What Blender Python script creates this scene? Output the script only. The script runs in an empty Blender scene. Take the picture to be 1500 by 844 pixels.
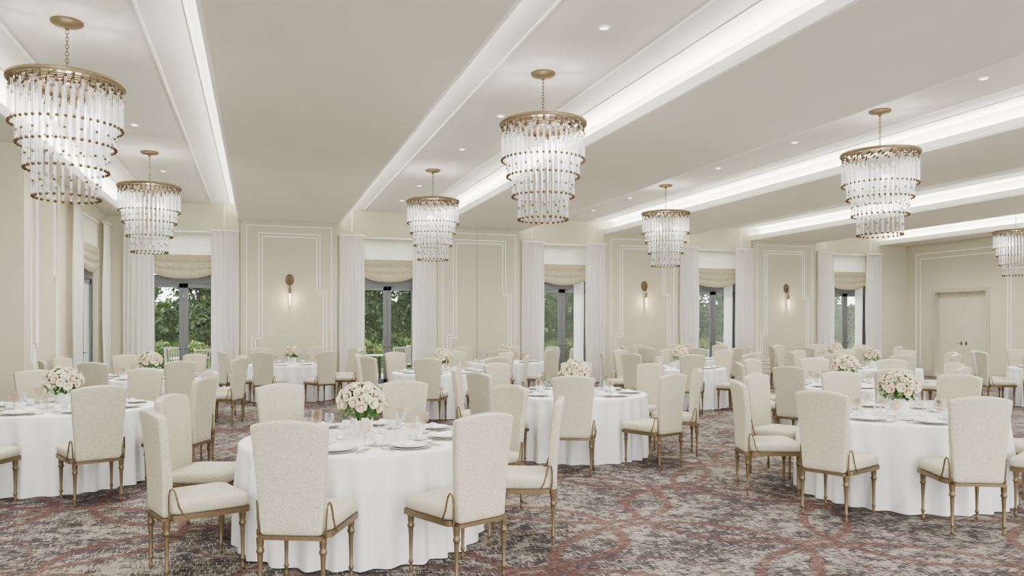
import bpy, bmesh, math, random
from mathutils import Vector, Matrix
random.seed(7)
COL = bpy.context.scene.collection
pi = math.pi

# ------------------------------------------------------------------ materials
def new_mat(name):
    m = bpy.data.materials.new(name); m.use_nodes = True
    nt = m.node_tree
    return m, nt, nt.nodes['Principled BSDF'], nt.nodes['Material Output']

def pbr(name, col, rough=0.6, metal=0.0, nscale=None, namt=0.08, bump=0.0, bscale=200, emis=None, estr=0, sheen=0):
    m, nt, b, o = new_mat(name)
    b.inputs['Roughness'].default_value = rough
    b.inputs['Metallic'].default_value = metal
    b.inputs['Base Color'].default_value = (*col, 1)
    if sheen: b.inputs['Sheen Weight'].default_value = sheen
    tc = nt.nodes.new('ShaderNodeTexCoord')
    if nscale:
        n = nt.nodes.new('ShaderNodeTexNoise'); n.inputs['Scale'].default_value = nscale; n.inputs['Detail'].default_value = 3
        nt.links.new(tc.outputs['Object'], n.inputs['Vector'])
        r = nt.nodes.new('ShaderNodeValToRGB')
        r.color_ramp.elements[0].position = 0.3; r.color_ramp.elements[1].position = 0.7
        r.color_ramp.elements[0].color = (*[c*(1-namt) for c in col], 1)
        r.color_ramp.elements[1].color = (*[min(1, c*(1+namt)) for c in col], 1)
        nt.links.new(n.outputs['Fac'], r.inputs['Fac'])
        nt.links.new(r.outputs['Color'], b.inputs['Base Color'])
    if bump:
        n2 = nt.nodes.new('ShaderNodeTexNoise'); n2.inputs['Scale'].default_value = bscale; n2.inputs['Detail'].default_value = 2
        nt.links.new(tc.outputs['Object'], n2.inputs['Vector'])
        bp = nt.nodes.new('ShaderNodeBump'); bp.inputs['Strength'].default_value = bump; bp.inputs['Distance'].default_value = 0.004
        nt.links.new(n2.outputs['Fac'], bp.inputs['Height'])
        nt.links.new(bp.outputs['Normal'], b.inputs['Normal'])
    if emis:
        b.inputs['Emission Color'].default_value = (*emis, 1)
        b.inputs['Emission Strength'].default_value = estr
    return m

def clear_glass(name, tint, mixf, white=None, edge=0.6):
    m, nt, b, o = new_mat(name)
    tr = nt.nodes.new('ShaderNodeBsdfTransparent'); tr.inputs['Color'].default_value = (*tint, 1)
    b.inputs['Base Color'].default_value = (*(white or (0.9, 0.92, 0.93)), 1)
    b.inputs['Roughness'].default_value = 0.05
    fr = nt.nodes.new('ShaderNodeLayerWeight'); fr.inputs['Blend'].default_value = 0.35
    mp = nt.nodes.new('ShaderNodeMath'); mp.operation = 'ADD'; mp.inputs[1].default_value = mixf; mp.use_clamp = True
    mm = nt.nodes.new('ShaderNodeMath'); mm.operation = 'MULTIPLY'; mm.inputs[1].default_value = edge
    nt.links.new(fr.outputs['Facing'], mm.inputs[0]); nt.links.new(mm.outputs[0], mp.inputs[0])
    mx = nt.nodes.new('ShaderNodeMixShader')
    nt.links.new(mp.outputs[0], mx.inputs['Fac'])
    nt.links.new(tr.outputs[0], mx.inputs[1]); nt.links.new(b.outputs[0], mx.inputs[2])
    nt.links.new(mx.outputs[0], o.inputs['Surface'])
    return m

def fabric_trans(name, col, trans, weave=120, bump=0.2):
    m, nt, b, o = new_mat(name)
    b.inputs['Base Color'].default_value = (*col, 1); b.inputs['Roughness'].default_value = 0.9
    tc = nt.nodes.new('ShaderNodeTexCoord')
    n = nt.nodes.new('ShaderNodeTexNoise'); n.inputs['Scale'].default_value = weave
    nt.links.new(tc.outputs['Object'], n.inputs['Vector'])
    r = nt.nodes.new('ShaderNodeValToRGB'); r.color_ramp.elements[0].position = 0.35; r.color_ramp.elements[1].position = 0.65
    r.color_ramp.elements[0].color = (*[c*(1-bump*0.4) for c in col], 1); r.color_ramp.elements[1].color = (*col, 1)
    nt.links.new(n.outputs['Fac'], r.inputs['Fac']); nt.links.new(r.outputs['Color'], b.inputs['Base Color'])
    bp = nt.nodes.new('ShaderNodeBump'); bp.inputs['Strength'].default_value = bump; bp.inputs['Distance'].default_value = 0.003
    nt.links.new(n.outputs['Fac'], bp.inputs['Height']); nt.links.new(bp.outputs['Normal'], b.inputs['Normal'])
    t = nt.nodes.new('ShaderNodeBsdfTranslucent'); t.inputs['Color'].default_value = (*col, 1)
    mx = nt.nodes.new('ShaderNodeMixShader'); mx.inputs['Fac'].default_value = trans
    nt.links.new(b.outputs[0], mx.inputs[1]); nt.links.new(t.outputs[0], mx.inputs[2])
    nt.links.new(mx.outputs[0], o.inputs['Surface'])
    return m

def emit(name, col, s):
    m, nt, b, o = new_mat(name)
    e = nt.nodes.new('ShaderNodeEmission'); e.inputs['Color'].default_value = (*col, 1); e.inputs['Strength'].default_value = s
    nt.links.new(e.outputs[0], o.inputs['Surface'])
    return m

MAT = {}
MAT['wall'] = pbr('wall_paint', (0.575, 0.548, 0.445), 0.8, nscale=1.5, namt=0.02, bump=0.05, bscale=60)
MAT['soffit'] = pbr('soffit_paint', (0.78, 0.762, 0.675), 0.85, nscale=1.2, namt=0.015)
MAT['ceil'] = pbr('ceiling_paint', (0.76, 0.748, 0.69), 0.85, nscale=1.0, namt=0.01)
MAT['trim'] = pbr('trim_white', (0.96, 0.955, 0.93), 0.5, nscale=3, namt=0.01)
MAT['base'] = pbr('baseboard_paint', (0.49, 0.465, 0.37), 0.5, nscale=3, namt=0.02)
MAT['groove'] = pbr('groove_dark', (0.30, 0.28, 0.23), 0.8, nscale=3, namt=0.02)  # even dark tone for the vertical wall seam
MAT['uph'] = pbr('upholstery_boucle', (0.53, 0.505, 0.405), 0.9, nscale=170, namt=0.28, bump=1.0, bscale=130, sheen=0.05)
MAT['brass'] = pbr('antique_brass', (0.20, 0.152, 0.09), 0.45, 0.5, nscale=40, namt=0.08)
MAT['bead'] = pbr('bronze_bead', (0.10, 0.068, 0.033), 0.45, 0.2, nscale=40, namt=0.08)
MAT['cloth'] = pbr('white_linen', (0.81, 0.81, 0.815), 0.85, nscale=8, namt=0.01, bump=0.1, bscale=300)
MAT['wood'] = pbr('table_wood', (0.25, 0.16, 0.09), 0.6, nscale=10, namt=0.15)
MAT['china'] = pbr('white_china', (0.84, 0.84, 0.83), 0.2, nscale=10, namt=0.01)
MAT['charger'] = pbr('charger_silver', (0.55, 0.54, 0.52), 0.3, 0.3, nscale=30, namt=0.03)
MAT['steel'] = pbr('cutlery_steel', (0.5, 0.49, 0.47), 0.25, 0.9, nscale=30, namt=0.03)
MAT['rose'] = pbr('rose_petal_blush', (0.87, 0.74, 0.62), 0.7, nscale=18, namt=0.08)
MAT['rose2'] = pbr('rose_petal_cream', (0.89, 0.83, 0.68), 0.7, nscale=18, namt=0.05)
MAT['leaf'] = pbr('rose_leaf', (0.075, 0.19, 0.035), 0.6, nscale=30, namt=0.4)
MAT['tree'] = pbr('tree_leaf', (0.055, 0.10, 0.028), 0.8, nscale=1.2, namt=0.6)
MAT['hedge'] = pbr('hedge_leaf', (0.11, 0.17, 0.055), 0.8, nscale=0.8, namt=0.5)
MAT['bush'] = pbr('bush_leaf', (0.075, 0.14, 0.03), 0.8, nscale=3, namt=0.5)
MAT['bark'] = pbr('bark', (0.05, 0.035, 0.025), 0.9, nscale=12, namt=0.3)
MAT['blossom'] = pbr('blossom', (0.7, 0.30, 0.10), 0.8, nscale=2, namt=0.3)
MAT['frame'] = pbr('window_frame_grey', (0.15, 0.16, 0.17), 0.5, nscale=5, namt=0.03)
MAT['door'] = pbr('door_paint', (0.62, 0.595, 0.50), 0.5, nscale=2, namt=0.02)
MAT['dark'] = pbr('dark_metal', (0.04, 0.035, 0.03), 0.5, 0.5, nscale=30, namt=0.1)
MAT['patio'] = pbr('terrace_furniture', (0.38, 0.36, 0.32), 0.6, 0.0, nscale=30, namt=0.1)
MAT['pane'] = clear_glass('window_glass', (0.95, 0.97, 0.96), 0.02)
MAT['crystal'] = clear_glass('crystal_rod', (0.94, 0.945, 0.945), 0.08, (0.95, 0.95, 0.95), 0.62)
MAT['clear'] = clear_glass('clear_glass', (0.975, 0.98, 0.98), 0.03, None, 0.5)
MAT['amber'] = clear_glass('smoke_glass', (0.945, 0.92, 0.885), 0.03, (0.76, 0.70, 0.62), 0.45)
MAT['curtain'] = fabric_trans('curtain_fabric', (0.92, 0.91, 0.88), 0.42)
MAT['sheer'] = fabric_trans('sheer_fabric', (0.94, 0.94, 0.93), 0.5)
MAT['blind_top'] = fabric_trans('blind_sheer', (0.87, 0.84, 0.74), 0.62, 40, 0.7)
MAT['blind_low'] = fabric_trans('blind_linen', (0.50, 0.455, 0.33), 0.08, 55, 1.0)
MAT['strip'] = emit('cove_light', (1.0, 0.98, 0.94), 15.0)
MAT['lamp'] = emit('downlight_glow', (1.0, 0.98, 0.95), 1.6)
MAT['flame'] = emit('sconce_glow', (1.0, 0.86, 0.66), 1.6)
MAT['wax'] = pbr('candle_wax', (0.9, 0.87, 0.78), 0.5, nscale=10, namt=0.02, emis=(1, 0.9, 0.7), estr=0.15)
MAT['paving'] = pbr('terrace_paving', (0.26, 0.25, 0.22), 0.9, nscale=2, namt=0.15)
MAT['grass'] = pbr('grass', (0.08, 0.13, 0.035), 0.95, nscale=1, namt=0.3)

def carpet():
    m, nt, b, o = new_mat('patterned_carpet')
    L = nt.links.new
    def V(x, inp):
        if isinstance(x, (int, float)): inp.default_value = x
        else: L(x, inp)
    def M(op, a, b_=None, c=None, clamp=False):
        n = nt.nodes.new('ShaderNodeMath'); n.operation = op; n.use_clamp = clamp
        V(a, n.inputs[0])
        if b_ is not None: V(b_, n.inputs[1])
        if c is not None: V(c, n.inputs[2])
        return n.outputs[0]
    tc = nt.nodes.new('ShaderNodeTexCoord')
    sp = nt.nodes.new('ShaderNodeSeparateXYZ'); L(tc.outputs['Object'], sp.inputs[0])
    def noise(sx, sy, detail=2, off=0.0):
        mp = nt.nodes.new('ShaderNodeMapping'); mp.inputs['Scale'].default_value = (sx, sy, 1)
        mp.inputs['Location'].default_value = (off, off*0.7, 0)
        L(tc.outputs['Object'], mp.inputs['Vector'])
        n = nt.nodes.new('ShaderNodeTexNoise'); n.inputs['Scale'].default_value = 1; n.inputs['Detail'].default_value = detail
        L(mp.outputs[0], n.inputs['Vector'])
        return n.outputs['Fac']
    w1 = noise(0.5, 0.5, 1, 3.1); w2 = noise(0.5, 0.5, 1, 17.3)
    x = M('ADD', sp.outputs['X'], M('MULTIPLY', M('SUBTRACT', w1, 0.5), 0.5))
    y = M('ADD', sp.outputs['Y'], M('MULTIPLY', M('SUBTRACT', w2, 0.5), 0.5))
    def step(v, lo, hi):
        n = nt.nodes.new('ShaderNodeMapRange'); n.interpolation_type = 'SMOOTHSTEP'
        V(v, n.inputs['Value']); n.inputs['From Min'].default_value = lo; n.inputs['From Max'].default_value = hi
        n.inputs['To Min'].default_value = 0; n.inputs['To Max'].default_value = 1
        return n.outputs[0]
    a = 2.2
    edge = M('MULTIPLY', M('SUBTRACT', noise(40, 40, 2, 5), 0.5), 0.06)
    def ring(ox, oy, r, w):
        fx = M('MULTIPLY', M('SUBTRACT', M('FRACT', M('ADD', M('DIVIDE', x, a), ox)), 0.5), a)
        fy = M('MULTIPLY', M('SUBTRACT', M('FRACT', M('ADD', M('DIVIDE', y, a*0.9), oy)), 0.5), a*0.9)
        d = M('SQRT', M('ADD', M('MULTIPLY', fx, fx), M('MULTIPLY', fy, fy)))
        dd = M('ADD', M('ABSOLUTE', M('SUBTRACT', d, r)), edge)
        return M('SUBTRACT', 1.0, step(dd, w*0.7, w*1.0))
    rg = M('MAXIMUM', ring(0.2, 0.1, 0.93, 0.050), ring(0.7, 0.6, 0.93, 0.050))
    rg = M('MAXIMUM', rg, M('MULTIPLY', ring(0.45, 0.35, 0.6, 0.024), 0.7))
    h1 = noise(11, 80, 1, 1); h2 = noise(80, 11, 1, 9)
    big = noise(1.3, 1.3, 2, 40)
    mid = noise(7, 7, 2, 60)
    s1 = M('ADD', h1, M('ADD', M('MULTIPLY', M('SUBTRACT', big, 0.5), 0.35), M('MULTIPLY', M('SUBTRACT', mid, 0.5), 0.45)))
    s2 = M('ADD', h2, M('ADD', M('MULTIPLY', M('SUBTRACT', big, 0.5), 0.30), M('MULTIPLY', M('SUBTRACT', mid, 0.5), 0.45)))
    cream = M('MAXIMUM', step(s1, 0.56, 0.585), step(s2, 0.57, 0.595))
    def mix(f, c1, c2):
        n = nt.nodes.new('ShaderNodeMix'); n.data_type = 'RGBA'
        V(f, n.inputs['Factor'])
        for k, c in ((6, c1), (7, c2)):
            if isinstance(c, tuple): n.inputs[k].default_value = (*c, 1)
            else: L(c, n.inputs[k])
        return n.outputs[2]
    base = mix(step(noise(12, 90, 1, 33), 0.49, 0.53), (0.034, 0.027, 0.031), (0.075, 0.061, 0.064))
    base = mix(cream, base, (0.31, 0.282, 0.245))
    rmask = M('MULTIPLY', rg, M('ADD', 0.32, M('MULTIPLY', step(h2, 0.44, 0.5), 0.50)))
    rmask = M('MULTIPLY', rmask, M('ADD', 0.45, M('MULTIPLY', step(mid, 0.36, 0.5), 0.55)))
    col = mix(rmask, base, (0.115, 0.037, 0.034))
    L(col, b.inputs['Base Color']); b.inputs['Roughness'].default_value = 0.95
    bp = nt.nodes.new('ShaderNodeBump'); bp.inputs['Strength'].default_value = 0.5; bp.inputs['Distance'].default_value = 0.004
    L(noise(300, 300, 1), bp.inputs['Height']); L(bp.outputs[0], b.inputs['Normal'])
    return m
MAT['carpet'] = carpet()

# ------------------------------------------------------------------ mesh helpers
class MB:
    def __init__(s): s.v = []; s.f = []
    def add(s, verts, faces):
        o = len(s.v); s.v += [tuple(v) for v in verts]; s.f += [tuple(i+o for i in f) for f in faces]; return s
    def box(s, x0, x1, y0, y1, z0, z1):
        return s.add([(x0,y0,z0),(x1,y0,z0),(x1,y1,z0),(x0,y1,z0),(x0,y0,z1),(x1,y0,z1),(x1,y1,z1),(x0,y1,z1)],
              [(0,3,2,1),(4,5,6,7),(0,1,5,4),(1,2,6,5),(2,3,7,6),(3,0,4,7)])
    def loft(s, secs, cap=True, closed=False):
        n = len(secs[0]); vs = [p for sec in secs for p in sec]; fs = []
        m = len(secs)
        for k in range(m if closed else m-1):
            a = k*n; b = ((k+1) % m)*n
            for i in range(n):
                j = (i+1) % n
                fs.append((a+i, a+j, b+j, b+i))
        if cap and not closed:
            fs.append(tuple(range(n))[::-1]); fs.append(tuple((m-1)*n+i for i in range(n)))
        return s.add(vs, fs)
    def lathe(s, prof, n=16, c=(0,0,0), cap=True, closed=False):
        secs = [[(c[0]+r*math.cos(2*pi*i/n), c[1]+r*math.sin(2*pi*i/n), c[2]+z) for i in range(n)] for r, z in prof]
        return s.loft(secs, cap, closed)
    def tube(s, pts, r, n=8):
        pts = [Vector(p) for p in pts]; secs = []
        up = Vector((0.13, 0.21, 0.97))
        for i, p in enumerate(pts):
            t = (pts[min(i+1, len(pts)-1)] - pts[max(i-1, 0)]).normalized()
            u = t.cross(up)
            if u.length < 1e-3: u = t.cross(Vector((1, 0, 0)))
            u.normalize(); w = t.cross(u)
            rr = r[i] if isinstance(r, (list, tuple)) else r
            secs.append([p + u*rr*math.cos(2*pi*k/n) + w*rr*math.sin(2*pi*k/n) for k in range(n)])
        return s.loft(secs)
    def ball(s, c, r, n=8, m=5, sz=1.0):
        prof = [(max(1e-4, r*math.sin(pi*k/m)), -r*sz*math.cos(pi*k/m)) for k in range(m+1)]
        return s.lathe(prof, n, c)
    def torus(s, c, R, r, axis='x', sc=1.0, n=10, m=5):
        secs = []
        for i in range(n):
            a = 2*pi*i/n; sec = []
            for k in range(m):
                b = 2*pi*k/m; q = R + r*math.cos(b)
                u, z, w = q*math.cos(a), q*math.sin(a)*sc, r*math.sin(b)
                sec.append((c[0]+(w if axis == 'x' else u), c[1]+(u if axis == 'x' else w), c[2]+z))
            secs.append(sec)
        return s.loft(secs, closed=True)
    def mesh(s, name, mat, smooth=False, angle=None):
        me = bpy.data.meshes.new(name); me.from_pydata(s.v, [], s.f); me.validate(); 
        bm = bmesh.new(); bm.from_mesh(me); bmesh.ops.recalc_face_normals(bm, faces=bm.faces); bm.to_mesh(me); bm.free()
        me.materials.append(MAT[mat])
        if smooth:
            for p in me.polygons: p.use_smooth = True
            if angle:
                try: me.set_sharp_from_angle(angle=math.radians(angle))
                except Exception: pass
        me.update(); return me

def rr(hw, hd, r, z, cx=0, cy=0, n=4):
    r = min(r, hw*0.99, hd*0.99); out = []
    for (sx, sy, a0) in ((1,1,0),(-1,1,pi/2),(-1,-1,pi),(1,-1,3*pi/2)):
        for k in range(n+1):
            a = a0 + k*pi/2/n
            out.append((cx+sx*(hw-r)+r*math.cos(a), cy+sy*(hd-r)+r*math.sin(a), z))
    return out

def obj(name, me, parent=None, loc=(0,0,0), rot=(0,0,0)):
    o = bpy.data.objects.new(name, me); COL.objects.link(o)
    o.location = loc; o.rotation_euler = rot
    if parent: o.parent = parent
    return o
def tag(o, label, cat, group=None):
    o['label'] = label; o['category'] = cat
    if group: o['group'] = group
    return o
def struct(name, me, **k):
    o = obj(name, me, **k); o['kind'] = 'structure'; return o
def thing(name, parts, loc, rz=0, label='', cat='', group=None, scale=1):
    e = bpy.data.objects.new(name, None); e.empty_display_size = 0.2; COL.objects.link(e)
    e.location = loc; e.rotation_euler = (0, 0, rz); e.scale = (scale,)*3
    tag(e, label, cat, group)
    for p in parts:
        c = obj(p[0], p[1], e, p[2] if len(p) > 2 else (0,0,0), p[3] if len(p) > 3 else (0,0,0))
        if len(p) > 4:
            for k, v in p[4].items(): c[k] = v
    return e

# ------------------------------------------------------------------ room
H = 4.15; HC = 4.50; YW = 19.6; XR = 20.0; XL = -3.3; Y0 = -3.0; XA = -6.0
CO = [-1.68 + 4.84*k for k in range(5)]; HWID = 1.26
struct('floor', MB().box(XA-0.1, XR+0.1, Y0, YW+0.25, -0.1, 0).mesh('floor', 'carpet'))
struct('ceiling', MB().box(XA-0.1, XR+0.1, Y0, YW+0.25, HC, HC+0.1).mesh('ceiling', 'ceil'))
edges = [XA]
for c in CO: edges += [c-HWID, c+HWID]
edges.append(XR)
for i in range(0, len(edges), 2):
    a, b = edges[i], edges[i+1]
    m = MB().box(a, b, Y0, YW, H, H+0.10)
    ia = a if i == 0 else a+0.2; ib = b if i == len(edges)-2 else b-0.2
    m.box(ia, ib, Y0, YW, H+0.10, HC-0.002)
    struct('ceiling_soffit', m.mesh('ceiling_soffit', 'soffit'))
tn = [0]
def trim(me):
    tn[0] += 1; return struct('trim_%d' % tn[0], me)
for c in CO:
    for s in (-1, 1):
        e = c + s*HWID
        m = MB().box(min(e, e-s*0.02), max(e, e-s*0.02), Y0, YW-0.01, H+0.03, H+0.14)
        m.box(min(e, e-s*0.04), max(e, e-s*0.04), Y0, YW-0.01, H+0.0, H+0.018)
        trim(m.mesh('trim_cove', 'trim'))
        x = e + s*0.11
        st = obj('cove_light_strip', MB().box(x-0.025, x+0.025, Y0+0.2, YW-0.15, H+0.105, H+0.125).mesh('cove_light_strip', 'strip'))
        tag(st, 'warm white linear light strip hidden on cove ledge', 'light strip', 'cove light strips')
        for dx, hw_ in ((0.64, 0.014), (1.06, 0.011)):
            x = c + s*dx
            trim(MB().box(x-hw_, x+hw_, Y0, YW-0.3, HC-0.012, HC+0.001).mesh('trim_ceiling', 'trim'))
# back wall with openings
OW = 0.80; OT = 3.86
m = MB()
xs = [XA] + [v for c in CO for v in (c-OW, c+OW)] + [XR]
for i in range(0, len(xs), 2): m.box(xs[i], xs[i+1], YW, YW+0.25, 0, HC)
for c in CO: m.box(c-OW, c+OW, YW, YW+0.25, OT, HC)
for i in range(2, len(edges)-2, 2): m.box(edges[i]+0.02, edges[i+1]-0.02, YW-0.07, YW, 0, H)
m.box(edges[-2]+0.02, XR, YW-0.07, YW, 0, H)
struct('wall_back', m.mesh('wall_back', 'wall'))
# left walls
LO0, LO1 = 16.7, 18.5
m = MB().box(XL-0.25, XL, 12.5, LO0, 0, HC).box(XL-0.25, XL, LO1, YW+0.25, 0, HC).box(XL-0.25, XL, LO0, LO1, OT, HC)
struct('wall_left', m.mesh('wall_left', 'wall'))
struct('wall_return', MB().box(XA, -3.08, 12.2, 12.5, 0, HC).mesh('wall_return', 'wall'))
struct('wall_alcove', MB().box(XA-0.1, XA, Y0, 12.5, 0, HC).mesh('wall_alcove', 'wall'))
# right wall with door opening
D0, D1, DT = 16.65, 18.45, 2.62
m = MB().box(XR, XR+0.25, Y0, D0, 0, HC).box(XR, XR+0.25, D1, YW+0.25, 0, HC).box(XR, XR+0.25, D0, D1, DT, HC)
struct('wall_right', m.mesh('wall_right', 'wall'))
# baseboards
m = MB()
for i in range(2, len(edges), 2):
    b = edges[i+1] if i+1 < len(edges) else XR
    m.box(edges[i]+0.02, b-0.02, YW-0.095, YW-0.07, 0, 0.2)
for c in CO:
    for s in (-1, 1):
        m.box(min(c+s*OW, c+s*HWID), max(c+s*OW, c+s*HWID), YW-0.02, YW, 0, 0.2)
struct('baseboard_back', m.mesh('baseboard', 'base'))
struct('baseboard_right', MB().box(XR-0.025, XR, Y0, D0-0.1, 0, 0.2).box(XR-0.025, XR, D1+0.1, YW-0.07, 0, 0.2).mesh('baseboard', 'base'))
struct('baseboard_left', MB().box(XL, XL+0.025, 12.5, LO0, 0, 0.2).box(XL, XL+0.025, LO1, YW, 0, 0.2).mesh('baseboard', 'base'))

def strip2d(m, pts, w, plane, off, th=0.014, closed=True):
    n = len(pts)
    for i in range(n if closed else n-1):
        (a0, z0), (a1, z1) = pts[i], pts[(i+1) % n]
        lo, hi = min(a0, a1)-w/2, max(a0, a1)+w/2
        zl, zh = min(z0, z1)-w/2, max(z0, z1)+w/2
        if plane == 'y': m.box(lo, hi, off-th, off, zl, zh)
        elif plane == 'xl': m.box(off, off+th, lo, hi, zl, zh)
        else: m.box(off-th, off, lo, hi, zl, zh)
def panel(a, b, zt, plane, off, flip=False):
    m = MB(); w = 0.022
    strip2d(m, [(a+0.14, 0.32), (b-0.14, 0.32), (b-0.14, zt-0.12), (a+0.14, zt-0.12)], w*0.8, plane, off)
    def key(i1, i2, z0, z1, zs1, zs2):
        L, R = a+i1, b-i1
        pts = [(L, z0), (R, z0), (R, zs1), (R-i2, zs1), (R-i2, z1), (L+i2, z1), (L+i2, zs2), (L, zs2)]
        if flip: pts = [(a+b-p[0], p[1]) for p in pts]
        return pts
    strip2d(m, key(0.26, 0.16, 0.46, zt-0.30, 2.45, 1.35), w, plane, off)
    strip2d(m, key(0.34, 0.16, 0.54, zt-0.38, 2.40, 1.28), w, plane, off)
    return m
for i in range(2, len(edges)-2, 2):
    trim(panel(edges[i]+0.02, edges[i+1]-0.02, H, 'y', YW-0.07).mesh('trim_panel', 'trim'))
for c in CO:
    m = MB()
    strip2d(m, [(c-HWID+0.35, OT+0.12), (c-HWID+0.35, HC-0.02)], 0.025, 'y', YW, closed=False)
    strip2d(m, [(c+HWID-0.35, OT+0.12), (c+HWID-0.35, HC-0.02)], 0.025, 'y', YW, closed=False)
    trim(m.mesh('trim_bay', 'trim'))
trim(panel(13.3, 15.3, H, 'xl', XL).mesh('trim_panel', 'trim'))
m = MB()
for ins in (0.0, 0.16):
    strip2d(m, [(YW-0.45-ins, 0.4), (YW-0.45-ins, 3.85-ins), (14.6, 3.85-ins), (14.6, 3.6-ins), (13.9, 3.6-ins), (13.9, 0.4)], 0.024, 'xr', XR, closed=False)
for ins in (0.0, 0.1):
    strip2d(m, [(15.9+ins, 0.4), (15.9+ins, 3.3-ins), (15.4+ins, 3.3-ins), (15.4+ins, 0.4)], 0.022, 'xr', XR, closed=False)
trim(m.mesh('trim_panel', 'trim'))
trim(MB().box(5.50, 5.512, YW-0.078, YW-0.069, 0.0, H).mesh('trim_seam', 'groove'))
# door casing + doors
m = MB().box(XR-0.03, XR+0.24, D0-0.09, D0+0.02, 0, DT+0.09).box(XR-0.03, XR+0.24, D1-0.02, D1+0.09, 0, DT+0.09).box(XR-0.03, XR+0.24, D0+0.02, D1-0.02, DT-0.02, DT+0.09)
trim(m.mesh('trim_door', 'base'))
mid = (D0+D1)/2
lever = MB().box(-0.012, 0, -0.02, 0.02, -0.06, 0.06).tube([(-0.01,0,0),(-0.05,0,0),(-0.055,0.02,0),(-0.055,0.11,0)], 0.008)
lever = lever.mesh('handle', 'bead')
for k, (a, b) in enumerate(((D0+0.022, mid-0.006), (mid+0.006, D1-0.022))):
    mm = MB().box(XR+0.16, XR+0.21, a, b, 0.008, DT-0.022)
    d = struct('door_%d' % (k+1), mm.mesh('door', 'door'))
    hy = mid + (-0.08 if k == 0 else 0.08)
    h = obj('handle', lever, d, (XR+0.16, hy, 1.05), (pi if k == 0 else 0, 0, 0))
    h['label'] = 'dark bronze lever handle'

# windows (french doors with transom)
def window_meshes(w, h):
    m = MB(); t = 0.075
    m.box(-w, -w+t, 0, 0.1, 0, h).box(w-t, w, 0, 0.1, 0, h).box(-w, w, 0, 0.1, h-t, h).box(-w, w, 0, 0.1, 0, 0.04)
    m.box(-w+t, w-t, 0, 0.1, 2.60, 2.80)
    for s in (-1, 1):
        x0, x1 = (0.004, w-t-0.004)
        a, b = (x0, x1) if s > 0 else (-x1, -x0)
        m.box(a, a+0.095, 0.02, 0.075, 0.05, 2.60).box(b-0.095, b, 0.02, 0.075, 0.05, 2.60)
        m.box(a, b, 0.02, 0.075, 0.05, 0.22).box(a, b, 0.02, 0.075, 2.50, 2.60)
    m.box(-0.02, 0.02, 0.02, 0.08, 2.80, h-t)
    g = MB()
    g.box(-w+t+0.09, -0.09, 0.045, 0.05, 0.22, 2.50).box(0.09, w-t-0.09, 0.045, 0.05, 0.22, 2.50)
    g.box(-w+t, w-t, 0.045, 0.05, 2.80, h-t)
    k = MB()
    for s in (-1, 1):
        k.tube([(s*0.05, 0.015, 1.05), (s*0.05, -0.03, 1.05), (s*0.13, -0.035, 1.05)], 0.008)
    return m.mesh('window_frame', 'frame'), g.mesh('glass_pane', 'pane'), k.mesh('handle', 'dark')
WF = window_meshes(OW, OT)
for i, c in enumerate(CO):
    w = struct('window_%d' % (i+1), WF[0], loc=(c, YW+0.08, 0))
    obj('glass_pane', WF[1], w); obj('handle', WF[2], w)
WL = window_meshes((LO1-LO0)/2, OT)
w = struct('window_6', WL[0], loc=(XL-0.08, (LO0+LO1)/2, 0), rot=(0, 0, pi/2))
obj('glass_pane', WL[1], w); obj('handle', WL[2], w)

# curtains
def curtain_mesh(w, h, folds, amp, name, mat, seed):
    rnd = random.Random(seed); n = folds*8; nz = 14; v = []; f = []
    ph = [rnd.uniform(-1.6, 1.6) for _ in range(folds+2)]; am = [rnd.uniform(0.45, 1.2) for _ in range(folds+2)]
    for k in range(nz+1):
        s = k/nz; z = h*(1-s)
        for i in range(n+1):
            u = i/n; a = u*folds; q = a-int(a)
            p = ph[int(a)]*(1-q) + ph[int(a)+1]*q
            A = am[int(a)]*(1-q) + am[int(a)+1]*q
            wv = math.sin(2*pi*a + p*(0.5+s*1.5))*A
            x = (u-0.5)*w*(1 + 0.03*math.sin(s*3)) + 0.008*math.sin(4*pi*a+p)
            y = amp*wv*(0.75+0.35*s) + 0.01*math.sin(7*s+p*3)
            v.append((x, y, z))
    for k in range(nz):
        for i in range(n):
            a = k*(n+1)+i; f.append((a, a+1, a+n+2, a+n+1))
    m = MB(); m.add(v, f); return m.mesh(name, mat, True)
CM = [curtain_mesh(0.62, 3.84, 6, 0.034, 'curtain', 'curtain', s) for s in (1, 2)]
HD = MB().box(-0.32, 0.32, -0.05, 0.05, 3.84, 3.885).mesh('heading', 'curtain')
SH = curtain_mesh(0.30, 3.8, 4, 0.020, 'sheer_curtain', 'sheer', 5)
def curtain(x, y, rz, k):
    e = thing('curtain', [('curtain_panel', CM[k % 2], (0, 0, 0.015)), ('heading', HD)], (x, y, 0), rz,
          'floor-length ivory pleated drape hanging beside french door', 'curtain', 'ivory window drapes')
for i, c in enumerate(CO):
    curtain(c-0.93, YW-0.13, 0, i); curtain(c+0.93, YW-0.13, 0, i+1)
    if i in (2, 3, 4):
        s = obj('sheer_curtain', SH, None, (c+0.48, YW+0.035, 0.015))
        tag(s, 'narrow white sheer curtain in front of window glass', 'curtain', 'sheer curtains')
curtain(XL+0.13, 15.95, pi/2, 0); curtain(XL+0.13, LO1+0.36, pi/2, 1)
s = obj('sheer_curtain', SH, None, (XL+0.07, 16.55, 0.015), (0, 0, pi/2))
tag(s, 'narrow white sheer curtain in front of window glass', 'curtain', 'sheer curtains')

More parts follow.
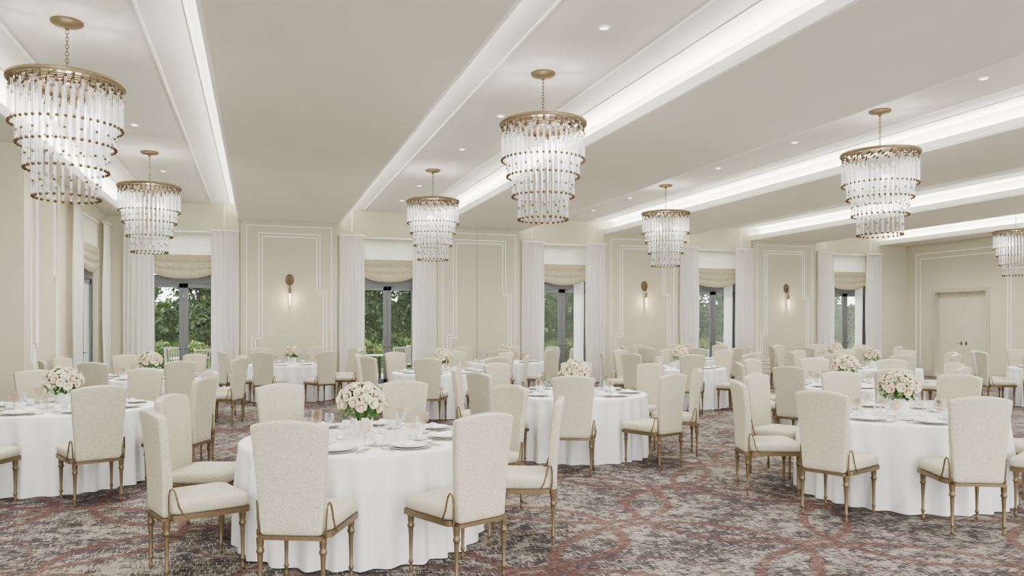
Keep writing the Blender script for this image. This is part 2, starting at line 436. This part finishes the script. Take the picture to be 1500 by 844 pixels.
# roman blinds
def blind_meshes(w):
    top = MB(); v = []; f = []; nz = 20; nx = 2
    for k in range(nz+1):
        s = k/nz; z = 1.15 - 0.62*s
        for i in range(2):
            v.append(((i*2-1)*w, -0.012-0.006*math.sin(s*pi*4)**2, z))
    for k in range(nz): f.append((2*k, 2*k+1, 2*k+3, 2*k+2))
    top.add(v, f)
    v = []; f = []; nx = 24; nz = 40
    for k in range(nz+1):
        s = k/nz
        for i in range(nx+1):
            u = i/nx*2-1
            sag = 0.15*(1-abs(u)**2.4)
            z = 0.62 - s*(0.42+sag*s)
            y = -0.025 - 0.030*abs(math.sin(s**1.2*pi*3)) - 0.015*s
            v.append((u*w*1.01, y, z))
    for k in range(nz):
        for i in range(nx):
            a = k*(nx+1)+i; f.append((a, a+1, a+nx+2, a+nx+1))
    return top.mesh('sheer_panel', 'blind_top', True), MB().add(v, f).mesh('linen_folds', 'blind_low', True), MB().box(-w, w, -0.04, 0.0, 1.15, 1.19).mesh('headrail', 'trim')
BW = blind_meshes(0.70)
for i, c in enumerate(CO):
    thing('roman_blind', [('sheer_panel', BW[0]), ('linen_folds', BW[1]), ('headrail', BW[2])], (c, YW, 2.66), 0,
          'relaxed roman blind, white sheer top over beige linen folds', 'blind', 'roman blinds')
BL = blind_meshes(0.85)
thing('roman_blind', [('sheer_panel', BL[0]), ('linen_folds', BL[1]), ('headrail', BL[2])], (XL, (LO0+LO1)/2, 2.66), pi/2,
      'relaxed roman blind, white sheer top over beige linen folds', 'blind', 'roman blinds')

# ------------------------------------------------------------------ downlights
RING = MB().lathe([(0.040,0),(0.058,0),(0.058,-0.012),(0.043,-0.012)], 20, cap=False, closed=True).mesh('trim_ring', 'trim', True, 40)
LENS = MB().lathe([(0.041,-0.004),(0.041,-0.008)], 20).mesh('lens', 'lamp')
for c in CO:
    for y in (2.2, 4.4, 6.7, 10.0, 12.1, 15.6, 17.6):
        thing('recessed_downlight', [('trim_ring', RING), ('lens', LENS)], (c, y, HC), 0, 'small round white recessed ceiling downlight', 'ceiling light', 'recessed downlights')
        if y > 2.1:
            l = bpy.data.lights.new('downlight_lamp', 'SPOT'); l.energy = 150 if y > 5 else 70; l.spot_size = math.radians(140); l.spot_blend = 1.0
            l.color = (1, 0.98, 0.94); l.shadow_soft_size = 0.05
            lo = bpy.data.objects.new('downlight_lamp', l); COL.objects.link(lo); lo.location = (c, y, HC-0.03)

# ------------------------------------------------------------------ chandeliers
canopy = MB().lathe([(0.001,0),(0.14,0),(0.14,-0.02),(0.12,-0.035),(0.03,-0.045),(0.015,-0.08),(0.001,-0.085)], 24).mesh('canopy', 'brass', True, 40)
mm = MB(); z = -0.10; k = 0
while z > -0.50:
    mm.torus((0,0,z), 0.014, 0.0035, 'x' if k % 2 else 'y', 1.5); z -= 0.034; k += 1
chain = mm.mesh('chain', 'brass', True)
ZR = -0.585
mm = MB().lathe([(0.445,ZR-0.020),(0.495,ZR-0.020),(0.50,ZR-0.012),(0.50,ZR+0.012),(0.495,ZR+0.020),(0.445,ZR+0.020)], 56, cap=False, closed=True)
mm.lathe([(0.001,ZR+0.06),(0.03,ZR+0.06),(0.035,ZR),(0.001,ZR-0.02)], 12)
for k in range(6):
    a = k*pi/3; mm.tube([(0,0,ZR+0.05),(0.2*math.cos(a),0.2*math.sin(a),ZR+0.02),(0.46*math.cos(a),0.46*math.sin(a),ZR)], 0.008, 6)
for r_ in (0.41, 0.35, 0.285, 0.21):
    mm.lathe([(r_-0.008,ZR-0.015),(r_+0.008,ZR-0.015),(r_+0.008,ZR+0.005),(r_-0.008,ZR+0.005)], 40, cap=False, closed=True)
rim = mm.mesh('brass_rim', 'brass', True, 40)
tiers = [(0.468,44,-0.40),(0.410,38,-0.585),(0.350,32,-0.81),(0.280,26,-1.07)]
cp = [('canopy', canopy), ('chain', chain), ('rim', rim)]
for ti, (r, n, zb) in enumerate(tiers):
    g = MB(); b = MB()
    for i in range(n):
        a = 2*pi*(i+0.5*(ti % 2))/n; x, y = r*math.cos(a), r*math.sin(a)
        z0 = ZR-0.055 - (0.055 if i % 2 else 0)
        g.lathe([(0.0095, ZR+zb), (0.0095, z0)], 8, (x, y, 0))
        b.ball((x, y, ZR+zb-0.012), 0.0165, 8, 5)
        b.ball((x, y, z0+0.004), 0.0155, 8, 5)
        b.tube([(x, y, z0), (x, y, ZR-0.02)], 0.0035, 4)
        if ti > 0 and i % 2:
            b.ball((x, y, ZR+(zb*0.55+tiers[ti-1][2]*0.45)), 0.014, 6, 4)
    cp.append(('crystal_rod_tier', g.mesh('crystal_rods', 'crystal', True, 50), (0,0,0), (0,0,0), {'kind': 'stuff'}))
    cp.append(('brass_bead_tier', b.mesh('brass_beads', 'bead', True, 60), (0,0,0), (0,0,0), {'kind': 'stuff'}))
for (x, y) in ((-1.71, 8.17), (-1.71, 13.95), (3.08, 8.15), (3.08, 13.93), (7.9, 8.16), (7.97, 13.95), (17.7, 13.95)):
    thing('chandelier', cp, (x, y, HC), random.random(), 'tiered glass rod chandelier with antique brass rim and beads on chain', 'chandelier', 'crystal chandeliers')
    l = bpy.data.lights.new('chandelier_lamp', 'POINT'); l.energy = 15; l.color = (1, 0.97, 0.92); l.shadow_soft_size = 0.06
    lo = bpy.data.objects.new('chandelier_lamp', l); COL.objects.link(lo); lo.location = (x, y, HC-0.9)

# ------------------------------------------------------------------ sconces
bp_ = MB().loft([[(0.10*s*math.cos(a), y, 2.72+0.14*s*math.sin(a)) for a in [2*pi*k/28 for k in range(28)]] for (s, y) in ((1,0),(1,-0.02),(0.85,-0.035),(0.3,-0.045))]).mesh('backplate', 'brass', True, 40)
mm = MB().tube([(0,-0.03,2.72),(0,-0.09,2.72),(0,-0.12,2.68),(0,-0.12,2.52)], 0.01)
mm.lathe([(0.008,2.52),(0.03,2.50),(0.034,2.40),(0.028,2.38)], 12, (0,-0.12,0))
arm = mm.mesh('arm', 'brass', True, 40)
gl = MB().lathe([(0.026,2.38),(0.028,2.34),(0.021,2.2),(0.011,2.10),(0.003,2.07)], 12, (0,-0.12,0)).mesh('glass_shade', 'flame', True)
for i in (2, 6, 8):
    x = (edges[i]+edges[i+1])/2 + (0.05 if i > 2 else 0)
    thing('wall_sconce', [('backplate', bp_), ('arm', arm), ('lamp_shade', gl)], (x, YW-0.07, 0), 0,
          'brass oval wall sconce with tapered glowing glass drop on panelled wall', 'wall light', 'wall sconces')
    l = bpy.data.lights.new('sconce_lamp', 'POINT'); l.energy = 2.5; l.color = (1, 0.85, 0.62); l.shadow_soft_size = 0.03
    lo = bpy.data.objects.new('sconce_lamp', l); COL.objects.link(lo); lo.location = (x, YW-0.27, 2.24)

# ------------------------------------------------------------------ chair
def make_chair():
    secs = []
    for (z, i) in ((0.425,0.02),(0.43,0.006),(0.445,0.0),(0.480,-0.002),(0.498,0.004),(0.508,0.016),(0.515,0.04),(0.520,0.10)):
        secs.append(rr(0.255-i, 0.245-i, 0.05, z, n=5))
    def dfm(p):
        x, y, z = p; k = 0.90 + 0.10*(y+0.245)/0.49
        return (x*k, y, z + (0.006*math.cos(x*5) if z > 0.5 else 0))
    secs = [[dfm(p) for p in s] for s in secs]
    seat = MB().loft(secs).mesh('seat', 'uph', True, 60)
    secs = []; N = 18
    lv = [(0, 0.018), (0.012, 0.005), (0.03, 0)] + [(0.03+0.93*k/N, 0) for k in range(1, N)] + [(0.965, 0.0), (0.981, 0.001), (0.991, 0.004), (0.997, 0.009), (1.0, 0.018)]
    for s, ins in lv:
        z = 0.405 + 0.655*s
        yc = -0.262 - 0.015*s - 0.055*s*s
        hw = 0.183 + 0.050*s; hd = 0.034-0.004*s
        hn = 7
        base = rr(hw-ins, hd-min(ins, 0.024), 0.018, z, 0, yc, n=4)
        q1, q2, q3, q4 = base[0:5], base[5:10], base[10:15], base[15:20]
        def lerp(p, q):
            return [tuple(p[j]+(q[j]-p[j])*t/hn for j in range(3)) for t in range(1, hn)]
        sec = q1 + lerp(q1[-1], q2[0]) + q2 + q3 + lerp(q3[-1], q4[0]) + q4
        out = []
        for (x, y, zz) in sec:
            q = x/hw
            out.append((x, y + 0.026*q*q*s, zz + (0.034*(1-q*q) - 0.004)*s**4))
        secs.append(out)
    back = MB().loft(secs).mesh('backrest', 'uph', True, 60)
    mm = MB()
    o = [dfm(p) for p in rr(0.258, 0.248, 0.03, 0.390, n=4)]; o2 = [(p[0], p[1], 0.426) for p in o]
    mm.loft([o, o2])
    mm.loft([rr(0.190, 0.042, 0.015, z, 0, -0.262) for z in (0.384, 0.407)])
    for s in (-1, 1):
        pts = [(s*0.203,-0.255,0.395),(s*0.206,-0.262,0.48),(s*0.211,-0.262,0.56),(s*0.216,-0.256,0.592),(s*0.221,-0.243,0.598),(s*0.226,-0.230,0.578),(s*0.230,-0.218,0.53),(s*0.233,-0.207,0.48),(s*0.235,-0.185,0.435),(s*0.236,-0.155,0.41)]
        mm.tube(pts, 0.0065, 6)
    frame = mm.mesh('frame', 'brass', True, 40)
    prof = [(0.009,0),(0.013,0.008),(0.014,0.03),(0.010,0.042),(0.010,0.058),(0.016,0.066),(0.016,0.08),(0.011,0.09),(0.014,0.22),(0.017,0.285),(0.017,0.295),(0.024,0.303),(0.024,0.318),(0.018,0.326),(0.021,0.345),(0.024,0.392)]
    leg = MB().lathe(prof, 12).mesh('leg', 'brass', True, 50)
    return [('seat', seat), ('backrest', back), ('frame', frame),
            ('leg', leg, (-0.215, 0.205, 0)), ('leg', leg, (0.215, 0.205, 0)),
            ('leg', leg, (-0.19, -0.27, 0), (0.0, 0, 0)), ('leg', leg, (0.19, -0.27, 0), (0.0, 0, 0))]
CH = make_chair()

# ------------------------------------------------------------------ table
TZ = 0.765
def cloth(seed):
    rnd = random.Random(seed); n = 320
    nf = rnd.choice((27, 29, 31)); p1, p2, p3 = [rnd.uniform(0, 6) for _ in range(3)]
    rings = [(0.001,TZ,0),(0.3,TZ,0),(0.6,TZ,0),(0.88,TZ,0),(0.903,TZ-0.003,0),(0.911,TZ-0.014,0.0)]
    for k in range(1, 17):
        s = k/16; rings.append((0.905+0.018*s, TZ-0.014-(TZ-0.022)*s, s))
    secs = []
    for (r, z, s) in rings:
        sec = []
        for i in range(n):
            a = 2*pi*i/n
            w = math.sin(nf*a + p1 + 1.6*math.sin(3*a+p2) + 0.8*math.sin(7*a+p3)) 
            w = (w + 0.25*w*abs(w))*(0.8+0.2*math.sin(5*a+p3)) + 0.25*math.sin(13*a+p2)
            amp = 0.033*min(1, s*1.9)**0.75
            r2 = r + amp*w
            sec.append((r2*math.cos(a), r2*math.sin(a), z))
        secs.append(sec)
    m = MB(); m.loft(secs, cap=False); return m.mesh('tablecloth', 'cloth', True, 70)
CL = [cloth(s) for s in (1, 2, 3)]
TT = MB().lathe([(0.001,0.735),(0.85,0.735),(0.85,0.757),(0.001,0.757)], 48).mesh('table_top', 'wood')
TB = MB().lathe([(0.001,0),(0.32,0),(0.30,0.03),(0.06,0.08),(0.05,0.7),(0.2,0.735),(0.001,0.735)], 24).mesh('pedestal', 'dark', True, 40)

# ------------------------------------------------------------------ tableware
charger = MB().lathe([(0.001,0),(0.10,0),(0.155,0.008),(0.158,0.012),(0.10,0.006),(0.001,0.005)], 36).mesh('charger', 'charger', True, 50)
plate = MB().lathe([(0.001,0.007),(0.08,0.007),(0.128,0.019),(0.130,0.022),(0.08,0.012),(0.001,0.011)], 36).mesh('plate', 'china', True, 50)
napk = MB().loft([rr(0.05,0.028,0.01,0.0125),rr(0.052,0.03,0.01,0.02),rr(0.045,0.025,0.01,0.033),rr(0.02,0.01,0.005,0.05)]).mesh('napkin', 'cloth', True, 60)
saucer = MB().lathe([(0.001,0),(0.04,0),(0.072,0.01),(0.074,0.013),(0.04,0.006),(0.001,0.005)], 24).mesh('saucer', 'china', True, 50)
mm = MB().lathe([(0.001,0.007),(0.022,0.007),(0.03,0.02),(0.042,0.055),(0.044,0.07),(0.041,0.07),(0.036,0.045),(0.02,0.015),(0.001,0.014)], 20)
mm.torus((0.05,0,0.042), 0.017, 0.004, 'y'); cup = mm.mesh('cup', 'china', True, 60)
def goblet(mat, h, rb):
    return MB().lathe([(0.001,0),(0.034,0),(0.034,0.003),(0.006,0.008),(0.004,h*0.42),(0.012,h*0.46),(rb,h*0.62),(rb*1.03,h*0.78),(rb*0.86,h),(rb*0.83,h),(rb*0.98,h*0.78),(rb*0.94,h*0.63),(0.008,h*0.48),(0.001,h*0.47)], 20).mesh('wine_glass', mat, True, 60)
G1 = goblet('amber', 0.18, 0.042); G2 = goblet('clear', 0.155, 0.036)
fork = MB().box(-0.006,0.006,-0.1,0.03,0,0.003).box(-0.012,0.012,0.03,0.05,0,0.003)
for k in range(4): fork.box(-0.012+k*0.0068,-0.0085+k*0.0068,0.05,0.095,0,0.003)
fork = fork.mesh('fork', 'steel')
knife = MB().box(-0.007,0.007,-0.11,-0.02,0,0.004).loft([rr(0.008,0.0008,0.0005,0,n=1),rr(0.010,0.0008,0.0005,0.06,n=1),rr(0.004,0.0008,0.0005,0.12,n=1)])
knife.v = knife.v[:8] + [(x, z-0.02, y+0.002) for (x, y, z) in knife.v[8:]]
knife = knife.mesh('knife', 'steel')
spoon = MB().box(-0.005,0.005,-0.1,0.04,0,0.003).loft([[(0.018*s*math.cos(a),0.062+0.027*s*math.sin(a),z) for a in [2*pi*k/14 for k in range(14)]] for s, z in ((0.4,0.0),(1,0.004),(0.8,0.006))]).mesh('spoon','steel',True,40)
tl = MB().lathe([(0.001,0),(0.032,0),(0.036,0.03),(0.038,0.065),(0.034,0.065),(0.030,0.008),(0.001,0.008)], 16).mesh('holder', 'clear', True, 50)
wx = MB().lathe([(0.001,0.009),(0.026,0.009),(0.027,0.035),(0.002,0.037),(0.001,0.05)], 14).mesh('candle', 'wax', True, 50)

# ------------------------------------------------------------------ bouquet
def rose_mesh(mat, seed):
    rnd = random.Random(seed); m = MB()
    m.ball((0,0,0.004), 0.013, 8, 5, 1.2)
    for (cnt, R, h, op) in ((3,0.016,0.025,0.25),(5,0.025,0.023,0.55),(6,0.034,0.016,0.95)):
        off = rnd.random()*6
        for k in range(cnt):
            a0 = off+2*pi*k/cnt; v = []; f = []; W = 1.35*pi/cnt
            for j in range(5):
                s = j/4
                for i in range(5):
                    u = (i/4*2-1)
                    a = a0 + u*W*(1-0.25*s*s)
                    r = R*(0.35 + 0.75*math.sin(s*pi/2)) + 0.006*op*s*s
                    z = -0.016 + (h+0.016)*s - op*0.012*s**3 - 0.006*u*u*s
                    v.append((r*math.cos(a), r*math.sin(a), z))
            for j in range(4):
                for i in range(4):
                    q = j*5+i; f.append((q,q+1,q+6,q+5))
            m.add(v, f)
    return m.mesh('rose', mat, True)
RS = [rose_mesh('rose', 1), rose_mesh('rose2', 2), rose_mesh('rose2', 4)]
def leafcluster():
    rnd = random.Random(5); m = MB()
    for k in range(330):
        a = rnd.uniform(0, 2*pi); el = rnd.uniform(-0.8, 1.2); R = rnd.uniform(0.12, 0.20)
        d = Vector((math.cos(a)*math.cos(el), math.sin(a)*math.cos(el), math.sin(el)*0.80))
        p = Vector((0,0,0.255)) + d*R
        t = (d + Vector((rnd.uniform(-.7,.7), rnd.uniform(-.7,.7), rnd.uniform(-.5,.4)))).normalized()
        u = t.cross(Vector((0,0,1))).normalized()*0.017; L = rnd.uniform(0.04, 0.07)
        n = u.cross(t).normalized()*0.006
        m.add([p-t*L*0.5, p+u+n, p+t*L*0.5, p-u+n, p], [(0,1,4),(1,2,4),(2,3,4),(3,0,4)])
    for k in range(12):
        a = 2*pi*k/12; m.tube([(0.02*math.cos(a),0.02*math.sin(a),0.03),(0.03*math.cos(a),0.03*math.sin(a),0.16),(0.1*math.cos(a),0.1*math.sin(a),0.27)], 0.003, 5)
    return m.mesh('foliage', 'leaf')
FO = leafcluster()
VA = MB().lathe([(0.001,0),(0.045,0),(0.047,0.008),(0.060,0.03),(0.084,0.07),(0.092,0.11),(0.086,0.145),(0.088,0.155),(0.082,0.155),(0.080,0.145),(0.086,0.11),(0.07,0.06),(0.04,0.015),(0.001,0.014)], 28).mesh('vase', 'china', True, 60)
def bouquet(x, y, sc=1.0):
    parts = [('vase', VA), ('foliage', FO)]
    N = 38
    for k in range(N):
        t = (k+0.5)/N; el = math.asin(1-1.24*t); a = k*2.39996+x; rj = 0.96 + 0.08*((k*7) % 5)/4
        d = Vector((math.cos(a)*math.cos(el)*0.176, math.sin(a)*math.cos(el)*0.176, math.sin(el)*0.148))*rj
        q = d.to_track_quat('Z', 'Y').to_euler()
        parts.append(('rose', RS[k % 3], Vector((0,0,0.262))+d, q))
    thing('flower_arrangement', parts, (x, y, TZ+0.001), 0, 'blush and cream roses with green leaves in white vase on table', 'flowers', 'rose centrepieces', sc)

# ------------------------------------------------------------------ layout
TABLES = [
 (0.77,6.05,2,1.225),(-1.96,9.19,2,1.225),(5.93,5.88,2,1.225),(3.85,9.03,2,1.225),(-1.70,13.9,1,1.225),
 (0.71,17.4,0,1.22),(3.2,13.7,1,1.225),(5.45,16.9,0,1.225),(8.06,13.55,1,1.225),(10.2,16.9,0,1.225),(8.09,9.0,2,1.225),
 (11.6,12.2,0,1.225),(13.7,15.6,0,1.225),(15.2,11.0,0,1.225)]
for ti, (tx, ty, det, R) in enumerate(TABLES):
    thing('banquet_table', [('tablecloth', CL[ti % 3]), ('table_top', TT), ('pedestal', TB)], (tx, ty, 0), ti*1.7,
          'round banquet table under floor-length white linen cloth', 'table', 'round banquet tables')
    bouquet(tx, ty, 1.0 if det else 0.95)
    for k in range(8):
        a = math.radians(22.5 + 45*k) 
        jit = 0.01 if ti in (0, 4) else 0.03
        ja = a + random.uniform(-jit, jit); Rr = R + random.uniform(0.0, jit*0.7)
        px, py = tx + Rr*math.sin(ja), ty - Rr*math.cos(ja)
        dx, dy = tx-px, ty-py
        rz = math.atan2(-dx, dy) + random.uniform(-0.03, 0.03)
        thing('dining_chair', CH, (px, py, 0), rz, 'cream boucle high-back dining chair with turned brass legs at table', 'chair', 'banquet dining chairs')
        ux, uy = math.sin(a), -math.cos(a); vx, vy = -uy, ux
        def P(r, t): return (tx + ux*r + vx*t, ty + uy*r + vy*t, TZ+0.001)
        rz = math.atan2(ux, -uy)
        thing('dinner_plate', [('charger', charger), ('plate', plate), ('napkin', napk)], P(0.68, 0), rz, 'white dinner plate on silver charger with folded napkin', 'plate', 'dinner place settings')
        def single(n, me, p, r, lab, cat, grp):
            tag(obj(n, me, None, p, (0,0,r)), lab, cat, grp)
        single('wine_glass', G1, P(0.46, 0.15), 0, 'lightly smoked stemmed wine glass on white tablecloth', 'glass', 'wine glasses')
        if det:
            single('wine_glass', G2, P(0.40, 0.07), 0, 'clear stemmed wine glass on white tablecloth', 'glass', 'wine glasses')
        if det == 2:
            thing('coffee_cup', [('saucer', saucer), ('cup', cup)], P(0.47, -0.13), rz+random.random(), 'white china cup on saucer', 'cup', 'coffee cups')
            single('fork', fork, P(0.68, -0.185), rz, 'steel dinner fork beside plate', 'fork', 'cutlery')
            single('knife', knife, P(0.68, 0.18), rz, 'steel dinner knife beside plate', 'knife', 'cutlery')
            single('spoon', spoon, P(0.68, 0.21), rz, 'steel spoon beside knife', 'spoon', 'cutlery')
    if det:
        for k in range(4):
            a = k*pi/2 + 0.5
            thing('candle_holder', [('holder', tl), ('candle', wx)], (tx+0.2*math.cos(a), ty+0.2*math.sin(a), TZ+0.001), 0, 'small clear glass holder with lit tealight near vase', 'candle', 'tealight holders')

# ------------------------------------------------------------------ outside
g = MB().box(-60, 80, YW+0.26, YW+6, -0.12, -0.02).mesh('terrace', 'paving'); o = struct('ground_terrace', g)
g = MB().box(-60, 80, YW+6, 110, -0.15, -0.04).box(-60, -6.2, -20, YW+0.26, -0.15, -0.04).mesh('lawn', 'grass'); struct('ground_lawn', g)
def leafmesh(name, mat, N, blobs, size, seed):
    rnd = random.Random(seed); m = MB()
    for k in range(N):
        bx, by, bz, br = rnd.choice(blobs)
        d = Vector((rnd.gauss(0,1), rnd.gauss(0,1), rnd.gauss(0,1))).normalized()*br*rnd.uniform(0.55, 1.0)
        p = Vector((bx,by,bz))+d
        if p.z < 0.06: p.z = 0.06 + abs(p.z)*0.3
        t = Vector((rnd.gauss(0,1), rnd.gauss(0,1), rnd.gauss(0,1))).normalized()
        u = t.cross(Vector((0.3,0.5,0.8))).normalized(); s = size*rnd.uniform(0.6, 1.3)
        m.add([p-t*s, p+u*s*0.6, p+t*s, p-u*s*0.6], [(0,1,2,3)])
    return m.mesh(name, mat)
rnd = random.Random(3)
TV = []
for s in range(3):
    blobs = [(rnd.uniform(-1.0,1.0), rnd.uniform(-0.8,0.8), 1.7+4.4*q/15+rnd.uniform(-.2,.2), rnd.uniform(0.75,1.1)) for q in range(16)]
    cr = leafmesh('crown', 'tree', 8000, blobs, 0.11, s)
    tm = MB().tube([(0,0,-0.1),(0.05,0,1.5),(-0.05,0.1,3),(0.1,0,5)], [0.2,0.16,0.12,0.04], 10)
    for b in blobs[4:10]: tm.tube([(0,0,1.8),(b[0]*0.5,b[1]*0.5,(b[2]+2)/2),(b[0],b[1],b[2])], [0.08,0.05,0.02], 6)
    TV.append((tm.mesh('trunk', 'bark', True), cr))
k = 0
for row, (yy, st, x) in enumerate(((31, 4.35, -9), (37.5, 4.9, -12))):
    while x < 52:
        t = TV[k % 3]
        thing('tree', [('trunk', t[0]), ('crown', t[1])], (x, yy+rnd.uniform(-.4,.4), -0.04), rnd.choice((0, pi))+rnd.uniform(-.1,.1), 'leafy dark green garden tree beyond terrace', 'tree', 'garden trees', rnd.uniform(0.85, 0.97)*(1.12 if row else 1))
        x += st; k += 1
hb = [(-4+8*i/9, rnd.uniform(-.3,.3), z, 0.8) for i in range(10) for z in (0.7, 1.5, 2.2)]
HG = leafmesh('foliage', 'hedge', 8000, hb, 0.2, 31)
HC_ = MB().box(-4.4, 4.4, -0.4, 0.4, -0.05, 2.5).mesh('dense_core', 'hedge')
for i in range(8):
    thing('hedge', [('foliage', HG), ('dense_core', HC_)], (-16+10.4*i, 43.5, -0.04), 0, 'clipped green hedge behind garden trees', 'hedge', 'garden hedges')
bl = [(rnd.uniform(-.3,.3), rnd.uniform(-.25,.25), rnd.uniform(0.3,0.75), 0.3) for _ in range(8)]
BL1 = leafmesh('foliage', 'bush', 2200, bl, 0.05, 9); BF = leafmesh('blossoms', 'blossom', 200, [(b[0],b[1],b[2]+0.04,b[3]*1.05) for b in bl], 0.04, 10)
mm = MB()
for k in range(7):
    a = k*0.9; mm.tube([(0.05*math.cos(a),0.05*math.sin(a),-0.02),(0.12*math.cos(a),0.12*math.sin(a),0.25),(0.25*math.cos(a),0.2*math.sin(a),0.55)], 0.012, 5)
BS = mm.mesh('stem', 'bark', True)
for x in (-4.5,-3.1,-1.7,-0.3,1.1,2.5,3.9,5.3,6.7,8.1,9.5,10.9,12.3,13.7,15.1,16.5,17.9,19.3,20.7,22.1,23.5,25):
    thing('flowering_shrub', [('foliage', BL1), ('blossoms', BF), ('stem', BS)], (x, YW+7.4+rnd.uniform(-.2,.2), -0.04), rnd.uniform(0,6), 'green garden shrub with orange blossoms outside window', 'shrub', 'garden shrubs', rnd.uniform(0.95,1.2))
# patio furniture
mm = MB()
for sx in (-1,1):
    mm.tube([(sx*0.24,0.22,0),(sx*0.24,0.2,0.44),(sx*0.24,-0.2,0.44),(sx*0.24,-0.28,0.98)], 0.018, 6).tube([(sx*0.24,-0.25,0),(sx*0.24,-0.18,0.44)], 0.018, 6)
mm.tube([(-0.24,-0.28,0.98),(0.24,-0.28,0.98)], 0.022, 6)
pf = mm.mesh('frame', 'patio', True, 50)
mm = MB().box(-0.23,0.23,-0.2,0.22,0.44,0.465)
ps = mm.mesh('seat', 'patio'); mm = MB()
for k in range(7): 
    x = -0.2+k*0.4/6; mm.tube([(x,-0.2,0.46),(x,-0.28,0.98)], 0.013, 5)
pb = mm.mesh('backrest', 'patio', True, 50)
pt = MB().lathe([(0.001,0.72),(0.5,0.72),(0.5,0.745),(0.001,0.745)], 28).mesh('table_top', 'patio')
pl = MB().lathe([(0.001,0),(0.25,0),(0.04,0.05),(0.035,0.72),(0.001,0.72)], 14).mesh('pedestal', 'dark', True, 40)
for (x, y) in ((-1.75, 22.3), (3.4, 22.6), (14.5, 23.2)):
    thing('patio_table', [('table_top', pt), ('pedestal', pl)], (x, y, -0.02), 0, 'round pale terrace table outside french doors', 'table', 'patio tables')
    for a in (0.4, 2.0, 3.6, 5.2):
        px, py = x+0.85*math.sin(a), y-0.85*math.cos(a)
        thing('patio_chair', [('frame', pf), ('seat', ps), ('backrest', pb)], (px, py, -0.02), math.atan2(-(x-px), y-py), 'pale slatted terrace chair outside french doors', 'chair', 'patio chairs')

# ------------------------------------------------------------------ light / world / camera
w = bpy.data.worlds.new('World'); bpy.context.scene.world = w; w.use_nodes = True
bg = w.node_tree.nodes['Background']; bg.inputs['Color'].default_value = (1.0, 0.998, 0.98, 1); bg.inputs['Strength'].default_value = 2.3
cam = bpy.data.cameras.new('camera'); co = bpy.data.objects.new('camera', cam); COL.objects.link(co)
cam.sensor_width = 36; cam.lens = 36*1120/1500; cam.shift_y = 52/1500; cam.clip_end = 300; cam.clip_start = 0.05
co.location = (0, 0, 1.65); co.rotation_euler = (pi/2, 0, -math.atan(372/1120))
bpy.context.scene.camera = co
vs = bpy.context.scene.view_settings
vs.view_transform = 'AgX'
try: vs.look = 'AgX - Medium High Contrast'
except Exception: pass
vs.exposure = 1.1
